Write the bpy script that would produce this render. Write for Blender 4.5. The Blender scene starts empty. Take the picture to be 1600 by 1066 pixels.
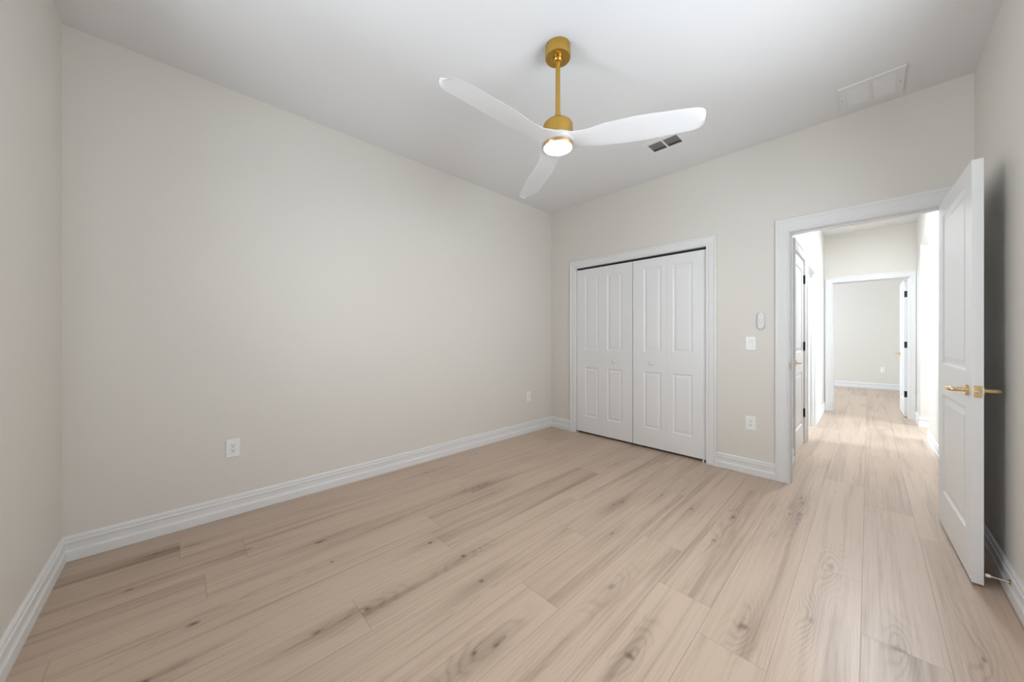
import bpy, bmesh, math, random
from mathutils import Vector, Matrix

scene = bpy.context.scene
COL = scene.collection
PI = math.pi

# ---------------------------------------------------------------- dimensions
H = 2.84            # ceiling height
RW = 3.404          # bedroom width (x)
RL = 4.017          # bedroom length (y from -RL to 0)
HX0, HX1 = 2.445, 3.424     # hall side walls
HE = 4.02           # hall end wall (hall face)
WT = 0.12           # wall thickness
FARY = 7.97         # far wall of the room beyond the hall
OX0, OX1, OZ = 2.503, 3.312, 2.042      # bedroom doorway
CX0, CX1, CZ = 0.402, 1.886, 2.047      # closet opening
EX0, EX1, EZ = 2.548, 3.352, 2.062      # hall-end doorway

# ---------------------------------------------------------------- camera
cam_d = bpy.data.cameras.new('camera')
cam = bpy.data.objects.new('camera', cam_d)
COL.objects.link(cam)
cam_d.sensor_fit = 'HORIZONTAL'
cam_d.sensor_width = 36.0
cam_d.lens = 36.0 * 535.57 / 1600.0
cam_d.shift_x = 0.0
cam_d.shift_y = -5.45 / 1600.0
cam_d.clip_start = 0.02
cam.location = (2.9462, -3.5599, 1.186)
cam.rotation_euler = (PI / 2, 0.0, 0.8049)
scene.camera = cam

# ---------------------------------------------------------------- look
vs = scene.view_settings
vs.view_transform = 'Standard'
vs.look = 'None'
vs.gamma = 1.0
vs.use_curve_mapping = False
vs.exposure = 0.0
scene.cycles.max_bounces = 14
scene.cycles.diffuse_bounces = 10
scene.cycles.glossy_bounces = 6
scene.cycles.transparent_max_bounces = 12
scene.cycles.caustics_reflective = False
scene.cycles.caustics_refractive = False
scene.cycles.sample_clamp_indirect = 10.0

# ---------------------------------------------------------------- daylight
world = bpy.data.worlds.new('sky')
scene.world = world
world.use_nodes = True
wb = world.node_tree.nodes['Background']
wb.inputs[0].default_value = (0.93, 0.97, 1.0, 1)
wb.inputs[1].default_value = 0.25


def daylight(name, loc, rot, sx, sy, power, color=(1, 0.985, 0.96), spread=PI):
    l = bpy.data.lights.new(name, 'AREA')
    l.shape = 'RECTANGLE'
    l.size, l.size_y = sx, sy
    l.energy = power
    l.color = color
    l.spread = spread
    o = bpy.data.objects.new(name, l)
    COL.objects.link(o)
    o.location = loc
    o.rotation_euler = rot
    return o


# daylight outside each window, shining in through its panes: sky in front, added bounce lamps from below
SKY = (0.845, 0.925, 1.0)
HALL_SKY = (0.76, 0.88, 1.0)
daylight('daylight_bedroom_window', (1.35, -RL - 0.32, 1.58), (PI / 2, 0, 0), 1.0, 1.55, 5, SKY)             # +y
daylight('bright_sky_bedroom_window', (0.35, -RL - 1.0, 1.45), (PI / 2 - 0.02, 0, -0.615), 1.4, 1.5, 200, SKY)  # +x +y, the brighter part of the sky
daylight('added_bounce_bedroom_window', (1.35, -RL - 0.75, 0.75), (PI / 2 + 0.75, 0, 0), 1.4, 1.0, 49, SKY)    # +y and up, bounce lamp added to brighten the ceiling
daylight('fill_light_bedroom_side_window', (RW + 0.32, -1.90, 1.60), (PI / 2, 0, PI / 2), 1.4, 1.45, 70, SKY)    # -x, added to fill the left and near walls
daylight('added_bounce_bedroom_side_window', (RW + 0.75, -1.90, 0.75), (PI / 2 + 0.75, 0, PI / 2), 1.6, 1.0, 15, SKY)  # upward bounce lamp, added with the side window fill
daylight('daylight_far_room_window', (-0.85, 6.4, 1.35), (PI / 2, 0, -PI / 2), 1.9, 2.1, 280, HALL_SKY)            # +x
daylight('daylight_side_room_window', (0.00, 1.42, 1.45), (PI / 2, 0, -PI / 2 + 0.15), 0.9, 1.3, 190, HALL_SKY)            # +x
daylight('daylight_passage_window', (6.35, 2.6, 1.35), (PI / 2, 0, PI / 2), 2.2, 2.1, 270, HALL_SKY)               # -x


# ================================================================ materials
def new_mat(name):
    m = bpy.data.materials.new(name)
    m.use_nodes = True
    nt = m.node_tree
    return m, nt, nt.nodes['Principled BSDF']


def N(nt, typ, **kw):
    n = nt.nodes.new(typ)
    for k, v in kw.items():
        setattr(n, k, v)
    return n


def math_n(nt, op, a, b=None, c=None, clamp=False):
    n = nt.nodes.new('ShaderNodeMath')
    n.operation = op
    n.use_clamp = clamp
    for i, v in enumerate((a, b, c)):
        if v is None:
            continue
        if isinstance(v, (int, float)):
            n.inputs[i].default_value = v
        else:
            nt.links.new(v, n.inputs[i])
    return n.outputs[0]


def vmath(nt, op, a, b=None):
    n = nt.nodes.new('ShaderNodeVectorMath')
    n.operation = op
    for i, v in enumerate((a, b)):
        if v is None:
            continue
        if isinstance(v, (tuple, list)):
            n.inputs[i].default_value = v
        else:
            nt.links.new(v, n.inputs[i])
    return n


def paint(name, col, rough=0.5, bump=0.0, scale=60.0, spec=0.4, var=0.0):
    m, nt, b = new_mat(name)
    b.inputs['Base Color'].default_value = (*col, 1)
    b.inputs['Roughness'].default_value = rough
    b.inputs['Specular IOR Level'].default_value = spec
    tc = N(nt, 'ShaderNodeTexCoord')
    if bump > 0:
        no = N(nt, 'ShaderNodeTexNoise')
        no.inputs['Scale'].default_value = scale
        no.inputs['Detail'].default_value = 3
        nt.links.new(tc.outputs['Object'], no.inputs['Vector'])
        bp = N(nt, 'ShaderNodeBump')
        bp.inputs['Strength'].default_value = bump
        bp.inputs['Distance'].default_value = 0.002
        nt.links.new(no.outputs['Fac'], bp.inputs['Height'])
        nt.links.new(bp.outputs[0], b.inputs['Normal'])
    if var > 0:
        n2 = N(nt, 'ShaderNodeTexNoise')
        n2.inputs['Scale'].default_value = 1.3
        n2.inputs['Detail'].default_value = 2
        nt.links.new(tc.outputs['Object'], n2.inputs['Vector'])
        mx = N(nt, 'ShaderNodeMix', data_type='RGBA')
        mx.inputs[6].default_value = (*[c * (1 - var) for c in col], 1)
        mx.inputs[7].default_value = (*[min(1, c * (1 + var)) for c in col], 1)
        nt.links.new(n2.outputs['Fac'], mx.inputs[0])
        nt.links.new(mx.outputs[2], b.inputs['Base Color'])
    return m


def metal(name, col, rough=0.3, brushed=False):
    m, nt, b = new_mat(name)
    b.inputs['Base Color'].default_value = (*col, 1)
    b.inputs['Metallic'].default_value = 1.0
    b.inputs['Roughness'].default_value = rough
    if brushed:
        tc = N(nt, 'ShaderNodeTexCoord')
        mp = N(nt, 'ShaderNodeMapping')
        mp.inputs['Scale'].default_value = (6, 6, 900)
        nt.links.new(tc.outputs['Object'], mp.inputs[0])
        no = N(nt, 'ShaderNodeTexNoise')
        no.inputs['Scale'].default_value = 1.0
        nt.links.new(mp.outputs[0], no.inputs['Vector'])
        r = math_n(nt, 'MULTIPLY_ADD', no.outputs['Fac'], 0.16, rough - 0.08)
        nt.links.new(r, b.inputs['Roughness'])
    return m


WALL = paint('greige_wall_paint', (0.665, 0.638, 0.592), 0.46, 0.12, 90, 0.35, 0.01)
CEIL = paint('white_ceiling_paint', (0.72, 0.72, 0.725), 0.8, 0.25, 70, 0.2)
TRIM = paint('white_trim_paint', (0.71, 0.71, 0.71), 0.34, 0.0, 30, 0.4)
DOORM = paint('white_door_paint', (0.74, 0.74, 0.745), 0.34, 0.0, 45, 0.4)
PLATE = paint('white_plastic', (0.80, 0.80, 0.79), 0.3)
REMOTE = paint('grey_white_plastic', (0.60, 0.60, 0.60), 0.35)
BUTTON = paint('pale_button_plastic', (0.72, 0.72, 0.72), 0.4)
BLADEM = paint('white_blade_lacquer', (0.66, 0.66, 0.665), 0.28, 0.0, 1, 0.5)
VENTM = paint('white_vent_enamel', (0.72, 0.72, 0.72), 0.4)
SLOTM = paint('dark_slot', (0.03, 0.03, 0.03), 0.6)
SHADE_SCREW_GREY = paint('shade_and_screw_grey', (0.20, 0.20, 0.205), 0.7)  # screw heads, and shade painted on vent slats and grille backing
SLAT_HALF_SHADE = paint('slat_half_shade_grey', (0.34, 0.34, 0.345), 0.6)  # lighter shade tone for the slats tilted the other way
BLACK = paint('black_hinge_metal', (0.012, 0.012, 0.013), 0.42)
BRASS = metal('satin_brass', (0.58, 0.36, 0.085), 0.30)
HANDLE = metal('brushed_gold', (0.80, 0.58, 0.30), 0.25)
COPPER = metal('warm_gold_ring', (0.80, 0.52, 0.30), 0.3)
STEEL = metal('nickel', (0.75, 0.73, 0.70), 0.28)
RUBBER = paint('white_rubber', (0.75, 0.74, 0.70), 0.6)


def emit(name, col, strength):
    m = bpy.data.materials.new(name)
    m.use_nodes = True
    b = m.node_tree.nodes['Principled BSDF']
    b.inputs['Base Color'].default_value = (0.9, 0.9, 0.9, 1)
    b.inputs['Emission Color'].default_value = (*col, 1)
    b.inputs['Emission Strength'].default_value = strength
    return m


LED = emit('lit_diffuser', (1.0, 0.90, 0.76), 90.0)


def glass_mat():
    m = bpy.data.materials.new('window_glass')
    m.use_nodes = True
    nt = m.node_tree
    nt.nodes.clear()
    out = N(nt, 'ShaderNodeOutputMaterial')
    tr = N(nt, 'ShaderNodeBsdfTransparent')
    gl = N(nt, 'ShaderNodeBsdfGlossy')
    gl.inputs['Roughness'].default_value = 0.02
    mx = N(nt, 'ShaderNodeMixShader')
    mx.inputs[0].default_value = 0.06
    nt.links.new(tr.outputs[0], mx.inputs[1])
    nt.links.new(gl.outputs[0], mx.inputs[2])
    nt.links.new(mx.outputs[0], out.inputs[0])
    return m


GLASS = glass_mat()

# knots seen in the planks: x, y, size across, size along, darkness, ring strength
KNOTS = [
    (1.42, -2.46, .016, .022, .95, 1.0), (1.64, -2.51, .015, .018, .8, 1.0), (1.95, -2.68, .014, .045, .85, .7),
    (1.92, -2.77, .012, .016, .75, .6), (2.33, -2.36, .020, .022, .85, 1.2), (1.72, -1.27, .010, .040, .85, .6),
    (1.69, -1.35, .011, .016, .8, .6), (1.87, -0.96, .012, .018, .7, .8), (2.10, -1.02, .013, .018, .75, 1.0),
    (1.87, -1.69, .011, .024, .8, .9), (2.10, -2.09, .012, .030, .55, .9), (0.80, -1.86, .012, .018, .7, .5),
    (0.80, -1.78, .010, .036, .75, .4), (0.96, -1.86, .011, .018, .6, .5), (0.26, -2.02, .013, .024, .6, .4),
    (1.19, -2.53, .013, .020, .8, .9), (2.59, -1.90, .022, .024, .9, 1.4), (2.33, -0.94, .018, .024, .8, 1.4),
    (3.03, -1.60, .030, .020, .75, 1.5), (2.78, -1.66, .014, .024, .45, 1.4), (2.81, -1.13, .022, .04, .25, 1.3),
    (3.24, -1.43, .010, .022, .6, 1.1), (2.32, -1.32, .014, .028, .6, .8), (0.54, -3.29, .012, .018, .85, .4),
    (0.74, -2.98, .013, .032, .9, .5), (1.01, -3.53, .016, .026, .9, .9), (1.43, -2.98, .013, .016, .85, .6),
    (1.41, -3.17, .011, .026, .7, .5), (0.98, -2.99, .010, .016, .75, .4), (0.24, -3.66, .012, .06, .75, .3),
    (0.27, -3.52, .010, .05, .6, .3), (0.54, -3.74, .011, .022, .9, .4), (1.22, -3.66, .016, .022, .95, .5),
    (2.55, -0.98, .02, .05, .20, 1.3), (2.58, -0.62, .010, .03, .5, .6), (2.62, -0.36, .010, .03, .55, .4),
    (2.60, -0.27, .012, .03, .45, .4), (0.62, -1.1, .010, .02, .5, .4), (1.3, -.62, .010, .02, .5, .5),
]


def floor_material():
    m, nt, b = new_mat('light_oak_planks')
    L = nt.links
    tc = N(nt, 'ShaderNodeTexCoord')
    P = tc.outputs['Object']
    at = N(nt, 'ShaderNodeAttribute', attribute_name='plank_seed')
    seed = at.outputs['Fac']
    cmb = N(nt, 'ShaderNodeCombineXYZ')
    L.new(math_n(nt, 'MULTIPLY', seed, 13.7), cmb.inputs[0])
    L.new(math_n(nt, 'MULTIPLY', seed, 47.1), cmb.inputs[1])
    PS = vmath(nt, 'ADD', P, cmb.outputs[0]).outputs[0]

    def noise(scale_vec, detail=3.0, rough=0.5, dist=0.0):
        mp = vmath(nt, 'MULTIPLY', PS, scale_vec)
        n = N(nt, 'ShaderNodeTexNoise')
        n.inputs['Scale'].default_value = 1.0
        n.inputs['Detail'].default_value = detail
        n.inputs['Roughness'].default_value = rough
        n.inputs['Distortion'].default_value = dist
        L.new(mp.outputs[0], n.inputs['Vector'])
        return n.outputs['Fac']

    # knots: a dark core, a soft halo and the bulge the growth rings bend around
    core = halo = bulge = None
    wob = noise((55, 30, 1), 2.0)
    for (kx, ky, sx, sy, dk, rg) in KNOTS:
        d = vmath(nt, 'SUBTRACT', P, (kx, ky, 0)).outputs[0]
        d1 = vmath(nt, 'MULTIPLY', d, (1 / sx, 1 / sy, 0)).outputs[0]
        r1 = vmath(nt, 'LENGTH', d1).outputs[1]
        r1 = math_n(nt, 'ADD', r1, math_n(nt, 'MULTIPLY_ADD', wob, 1.6, -0.8))
        c = math_n(nt, 'MULTIPLY_ADD', r1, -0.9 * dk, 0.95 * dk, clamp=True)
        d2 = vmath(nt, 'MULTIPLY', d, (1 / 0.046, 1 / (0.17 + 2.0 * sy), 0)).outputs[0]
        r2 = vmath(nt, 'DOT_PRODUCT', d2, d2).outputs[1]
        g = math_n(nt, 'EXPONENT', math_n(nt, 'MULTIPLY', r2, -1.0))
        h = math_n(nt, 'MULTIPLY', g, 0.5 * dk + 0.12)
        g2 = math_n(nt, 'MULTIPLY', g, rg)
        core = c if core is None else math_n(nt, 'MAXIMUM', core, c)
        halo = h if halo is None else math_n(nt, 'ADD', halo, h)
        bulge = g2 if bulge is None else math_n(nt, 'ADD', bulge, g2)

    tone = noise((2.2, 0.5, 1), 3.0, 0.5)          # broad light and dark areas of a plank
    streak = noise((13, 0.42, 1), 4.0, 0.6, 0.35)  # long brown streaks
    patch = noise((7.0, 1.1, 1), 2.0, 0.5)
    fine = noise((210, 3.2, 1), 3.0, 0.6)          # pores
    mid = noise((70, 1.3, 1), 3.0, 0.55)
    # growth rings: contour lines of a field that arches along the plank and swells round the knots
    uvs = N(nt, 'ShaderNodeSeparateXYZ')
    L.new(tc.outputs['UV'], uvs.inputs[0])
    sd2 = math_n(nt, 'FRACT', math_n(nt, 'MULTIPLY', seed, 23.7))
    heart = math_n(nt, 'MULTIPLY_ADD', sd2, 0.10, PW / 2 - 0.05)
    xl = math_n(nt, 'MULTIPLY', math_n(nt, 'SUBTRACT', uvs.outputs[0], heart), 1 / 0.114)
    xl = math_n(nt, 'ADD', xl, math_n(nt, 'MULTIPLY_ADD', noise((0.8, 1.6, 1), 2.0, 0.5), 0.9, -0.45))
    arch = math_n(nt, 'MULTIPLY', math_n(nt, 'MULTIPLY', xl, xl), 5.0)
    drift = math_n(nt, 'MULTIPLY', uvs.outputs[1], math_n(nt, 'MULTIPLY_ADD', math_n(nt, 'GREATER_THAN', sd2, 0.5), 5.0, -2.5))
    ringf = math_n(nt, 'ADD', arch, drift)
    ringf = math_n(nt, 'ADD', ringf, math_n(nt, 'MULTIPLY', noise((5.0, 1.1, 1), 1.5, 0.4, 0.2), 4.5))
    ringf = math_n(nt, 'ADD', ringf, math_n(nt, 'MULTIPLY', bulge, 2.4))
    ringf = math_n(nt, 'ADD', ringf, math_n(nt, 'MULTIPLY', wob, 0.16))
    ringf = math_n(nt, 'ADD', ringf, math_n(nt, 'MULTIPLY', noise((19, 5.0, 1), 2.0, 0.5), 1.0))
    ring = math_n(nt, 'SINE', math_n(nt, 'MULTIPLY', ringf, 2 * PI * 1.5))
    ring = math_n(nt, 'POWER', math_n(nt, 'MULTIPLY_ADD', ring, 0.5, 0.5), 2.2)
    ringmask = math_n(nt, 'ADD', math_n(nt, 'MULTIPLY_ADD', patch, 1.6, -0.62, clamp=True), math_n(nt, 'MULTIPLY', bulge, 0.55), clamp=True)
    ring = math_n(nt, 'MULTIPLY', ring, ringmask)

    def band(x, lo, hi):
        n = N(nt, 'ShaderNodeMapRange')
        n.interpolation_type = 'SMOOTHSTEP'
        n.inputs['From Min'].default_value = lo
        n.inputs['From Max'].default_value = hi
        L.new(x, n.inputs['Value'])
        return n.outputs[0]

    dark = math_n(nt, 'MULTIPLY', band(streak, 0.46, 0.76), 0.50)
    dark = math_n(nt, 'ADD', dark, math_n(nt, 'MULTIPLY', band(tone, 0.40, 0.75), 0.22))
    dark = math_n(nt, 'ADD', dark, math_n(nt, 'MULTIPLY', ring, 0.27))
    dark = math_n(nt, 'ADD', dark, math_n(nt, 'MULTIPLY', halo, 0.42))
    dark = math_n(nt, 'ADD', dark, math_n(nt, 'MULTIPLY_ADD', fine, 0.50, -0.25))
    dark = math_n(nt, 'ADD', dark, math_n(nt, 'MULTIPLY_ADD', mid, 0.62, -0.31))
    sd = math_n(nt, 'FRACT', math_n(nt, 'MULTIPLY', seed, 7.31))
    dark = math_n(nt, 'ADD', dark, math_n(nt, 'MULTIPLY_ADD', sd, 0.16, -0.08), clamp=True)
    ramp = N(nt, 'ShaderNodeValToRGB')
    ramp.color_ramp.elements[0].position = 0.0
    ramp.color_ramp.elements[0].color = FLOOR_LIGHT
    ramp.color_ramp.elements[1].position = 1.0
    ramp.color_ramp.elements[1].color = FLOOR_DARK
    L.new(dark, ramp.inputs[0])
    mk = N(nt, 'ShaderNodeMix', data_type='RGBA')
    L.new(core, mk.inputs[0])
    L.new(ramp.outputs[0], mk.inputs[6])
    mk.inputs[7].default_value = (0.055, 0.038, 0.028, 1)
    # seams: dark hairlines along plank edges and ends
    uv = N(nt, 'ShaderNodeSeparateXYZ')
    L.new(tc.outputs['UV'], uv.inputs[0])
    ex = math_n(nt, 'MINIMUM', uv.outputs[0], math_n(nt, 'SUBTRACT', PW, uv.outputs[0]))
    ey = math_n(nt, 'MINIMUM', uv.outputs[1], math_n(nt, 'SUBTRACT', PL, uv.outputs[1]))
    e = math_n(nt, 'MINIMUM', ex, ey)
    seam = math_n(nt, 'SUBTRACT', 1.0, band(e, 0.0004, 0.0017))
    sm = N(nt, 'ShaderNodeMix', data_type='RGBA')
    L.new(math_n(nt, 'MULTIPLY', seam, 0.45), sm.inputs[0])
    L.new(mk.outputs[2], sm.inputs[6])
    sm.inputs[7].default_value = (0.10, 0.075, 0.058, 1)
    L.new(sm.outputs[2], b.inputs['Base Color'])
    rg = math_n(nt, 'MULTIPLY_ADD', fine, 0.14, 0.29)
    L.new(rg, b.inputs['Roughness'])
    b.inputs['Specular IOR Level'].default_value = 0.4
    bp = N(nt, 'ShaderNodeBump')
    bp.inputs['Strength'].default_value = 0.25
    bp.inputs['Distance'].default_value = 0.0012
    hgt = math_n(nt, 'SUBTRACT', math_n(nt, 'MULTIPLY', fine, -0.3), math_n(nt, 'ADD', seam, math_n(nt, 'MULTIPLY', ring, 0.15)))
    L.new(hgt, bp.inputs['Height'])
    L.new(bp.outputs[0], b.inputs['Normal'])
    return m


PW, PL = 0.2285, 1.52
FLOOR_LIGHT = (0.520, 0.402, 0.312, 1)
FLOOR_DARK = (0.205, 0.140, 0.096, 1)
FLOOR = floor_material()


# ================================================================ helpers
def link_mesh(name, bm, mat, parent=None, smooth=None):
    bmesh.ops.recalc_face_normals(bm, faces=bm.faces)
    me = bpy.data.meshes.new(name)
    bm.to_mesh(me)
    bm.free()
    me.materials.append(mat)
    if smooth is not None:
        for p in me.polygons:
            p.use_smooth = True
        me.set_sharp_from_angle(angle=math.radians(smooth))
    o = bpy.data.objects.new(name, me)
    COL.objects.link(o)
    if parent is not None:
        o.parent = parent
    return o


def tag(o, label=None, cat=None, group=None, kind=None):
    if label:
        o['label'] = label
    if cat:
        o['category'] = cat
    if group:
        o['group'] = group
    if kind:
        o['kind'] = kind
    return o


def structure(o, label=None, cat=None):
    return tag(o, label, cat, None, 'structure')


def empty(name, loc, rz=0.0):
    o = bpy.data.objects.new(name, None)
    o.empty_display_size = 0.1
    o.location = loc
    o.rotation_euler = (0, 0, rz)
    COL.objects.link(o)
    return o


def box(bm, lo, hi, bevel=0.0, seg=2):
    x0, y0, z0 = lo
    x1, y1, z1 = hi
    vs_ = [bm.verts.new(c) for c in ((x0, y0, z0), (x1, y0, z0), (x1, y1, z0), (x0, y1, z0),
                                     (x0, y0, z1), (x1, y0, z1), (x1, y1, z1), (x0, y1, z1))]
    fs = [bm.faces.new([vs_[i] for i in q]) for q in
          ((0, 3, 2, 1), (4, 5, 6, 7), (0, 1, 5, 4), (1, 2, 6, 5), (2, 3, 7, 6), (3, 0, 4, 7))]
    if bevel > 0:
        es = list({e for f in fs for e in f.edges})
        bmesh.ops.bevel(bm, geom=es, offset=bevel, segments=seg, affect='EDGES', profile=0.5)
    return bm


def boxes(*bs, bevel=0.0):
    bm = bmesh.new()
    for lo, hi in bs:
        box(bm, lo, hi, bevel)
    return bm


def lathe(bm, prof, seg=48, M=None):
    """prof: list of (radius, height) revolved about z; closed at the ends where radius is 0"""
    M = M or Matrix.Identity(4)
    rings = []
    for r, z in prof:
        if r < 1e-6:
            rings.append([bm.verts.new(M @ Vector((0, 0, z)))])
        else:
            rings.append([bm.verts.new(M @ Vector((r * math.cos(2 * PI * i / seg), r * math.sin(2 * PI * i / seg), z))) for i in range(seg)])
    for a, b in zip(rings, rings[1:]):
        for i in range(seg):
            j = (i + 1) % seg
            if len(a) == 1 and len(b) == 1:
                break
            if len(a) == 1:
                bm.faces.new((a[0], b[i], b[j]))
            elif len(b) == 1:
                bm.faces.new((a[i], a[j], b[0]))
            else:
                bm.faces.new((a[i], a[j], b[j], b[i]))
    return bm


def tube(bm, pts, radii, seg=16):
    """tapered round bar through points, capped"""
    n = len(pts)
    pts = [Vector(p) for p in pts]
    prev = None
    rings = []
    for i, p in enumerate(pts):
        t = (pts[min(i + 1, n - 1)] - pts[max(i - 1, 0)]).normalized()
        if prev is None:
            a = Vector((0, 0, 1)) if abs(t.z) < 0.9 else Vector((1, 0, 0))
            u = (a - t * a.dot(t)).normalized()
        else:
            u = (prev - t * prev.dot(t)).normalized()
        prev = u
        v = t.cross(u)
        rings.append([bm.verts.new(p + (u * math.cos(2 * PI * k / seg) + v * math.sin(2 * PI * k / seg)) * radii[i]) for k in range(seg)])
    for a, b in zip(rings, rings[1:]):
        for k in range(seg):
            bm.faces.new((a[k], a[(k + 1) % seg], b[(k + 1) % seg], b[k]))
    bm.faces.new(rings[0][::-1])
    bm.faces.new(rings[-1])
    return bm


def wall(name, axis, c0, c1, u0, u1, z0, z1, openings, mat, label=None):
    """upright wall slab between planes c0 and c1 of 'axis', spanning u0..u1 along the other axis,
    with rectangular openings (ua, ub, za, zb); one closed mesh with reveals"""
    us = sorted({u0, u1} | {u for o in openings for u in o[:2] if u0 <= u <= u1})
    zs = sorted({z0, z1} | {z for o in openings for z in o[2:] if z0 <= z <= z1})
    nu, nz = len(us) - 1, len(zs) - 1

    def solid(i, j):
        if i < 0 or j < 0 or i >= nu or j >= nz:
            return False
        uc, zc = (us[i] + us[i + 1]) / 2, (zs[j] + zs[j + 1]) / 2
        return not any(o[0] < uc < o[1] and o[2] < zc < o[3] for o in openings)

    def pt(c, u, z):
        return (u, c, z) if axis == 'y' else (c, u, z)
    bm = bmesh.new()
    cache = {}

    def V(c, u, z):
        k = (c, u, z)
        if k not in cache:
            cache[k] = bm.verts.new(pt(c, u, z))
        return cache[k]
    for i in range(nu):
        for j in range(nz):
            if not solid(i, j):
                continue
            ua, ub, za, zb = us[i], us[i + 1], zs[j], zs[j + 1]
            for c in (c0, c1):
                bm.faces.new([V(c, ua, za), V(c, ub, za), V(c, ub, zb), V(c, ua, zb)])
            for di, dj, e in ((-1, 0, ((ua, za), (ua, zb))), (1, 0, ((ub, za), (ub, zb))),
                              (0, -1, ((ua, za), (ub, za))), (0, 1, ((ua, zb), (ub, zb)))):
                if not solid(i + di, j + dj):
                    (a, b_), (c_, d_) = e
                    bm.faces.new([V(c0, a, b_), V(c0, c_, d_), V(c1, c_, d_), V(c1, a, b_)])
    return structure(link_mesh(name, bm, mat), label, 'wall' if label else None)


BASE_PROF = [(0, 0.0), (0.0155, 0.0), (0.0155, 0.046), (0.0145, 0.050), (0.0115, 0.053), (0.0105, 0.057), (0.009, 0.060),
             (0.0085, 0.090), (0.0125, 0.0925), (0.0135, 0.098), (0.0125, 0.104), (0.0085, 0.107), (0.0085, 0.111),
             (0.0100, 0.116), (0.0090, 0.124), (0.0045, 0.131), (0, 0.133)]


def baseboard(name, p0, p1, nrm, m0=0, m1=0):
    """skirting from p0 to p1 (2-D points on the wall line), nrm points into the room;
    m0 / m1 = 1 mitres an inner corner, -1 an outer corner, 0 square"""
    p0, p1, nrm = Vector((*p0, 0)), Vector((*p1, 0)), Vector((*nrm, 0))
    t = (p1 - p0).normalized()
    bm = bmesh.new()
    A = [bm.verts.new(p0 + nrm * d + t * (d * m0) + Vector((0, 0, z))) for d, z in BASE_PROF]
    B = [bm.verts.new(p1 + nrm * d - t * (d * m1) + Vector((0, 0, z))) for d, z in BASE_PROF]
    n = len(A)
    for i in range(n):
        j = (i + 1) % n
        bm.faces.new((A[i], A[j], B[j], B[i]))
    bm.faces.new(A[::-1])
    bm.faces.new(B)
    return structure(link_mesh(name, bm, TRIM))


# casing profile: fraction of width from the opening, projection from the wall
CASE_PROF = [(0.0, 0.0), (0.0, 0.010), (0.06, 0.0125), (0.12, 0.0115), (0.15, 0.0095), (0.20, 0.0095), (0.24, 0.012),
             (0.32, 0.0135), (0.72, 0.0155), (0.76, 0.0150), (0.80, 0.0185), (0.86, 0.0205), (0.95, 0.0205), (1.0, 0.018), (1.0, 0.0)]


def casing_bm(bm, axis, c, sgn, a0, a1, zt, w_left, w_right, w_head):
    def pt(a, z, d):
        return (a, c + sgn * d, z) if axis == 'y' else (c + sgn * d, a, z)
    loops = []
    for (al, zl, fx, fz) in ((a0, 0, -1, 0), (a0, zt, -1, 1), (a1, zt, 1, 1), (a1, 0, 1, 0)):
        w = w_left if fx < 0 else w_right
        loops.append([bm.verts.new(pt(al + fx * f * w, zl + fz * f * w_head, d)) for f, d in CASE_PROF])
    for A, B in zip(loops, loops[1:]):
        for i in range(len(A) - 1):
            bm.faces.new((A[i], A[i + 1], B[i + 1], B[i]))
        bm.faces.new((A[-1], A[0], B[0], B[-1]))
    bm.faces.new(loops[0])
    bm.faces.new(loops[-1][::-1])
    return bm


def jamb_bm(bm, axis, c0, c1, a0, a1, zt, th=0.016, stop=None):
    """jamb lining inside an opening (a0..a1, up to zt), from face c0 to c1; stop = (ca, cb) door stop strip"""
    def bx(al, ah, cl, ch, zl, zh):
        lo, hi = ((al, cl, zl), (ah, ch, zh)) if axis == 'y' else ((cl, al, zl), (ch, ah, zh))
        box(bm, lo, hi)
    bx(a0 - th, a0, c0, c1, 0, zt)
    bx(a1, a1 + th, c0, c1, 0, zt)
    bx(a0 - th, a1 + th, c0, c1, zt, zt + th)
    if stop:
        s = 0.011
        bx(a0, a0 + s, stop[0], stop[1], 0, zt - s)
        bx(a1 - s, a1, stop[0], stop[1], 0, zt - s)
        bx(a0, a1, stop[0], stop[1], zt - s, zt)
    return bm


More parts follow.
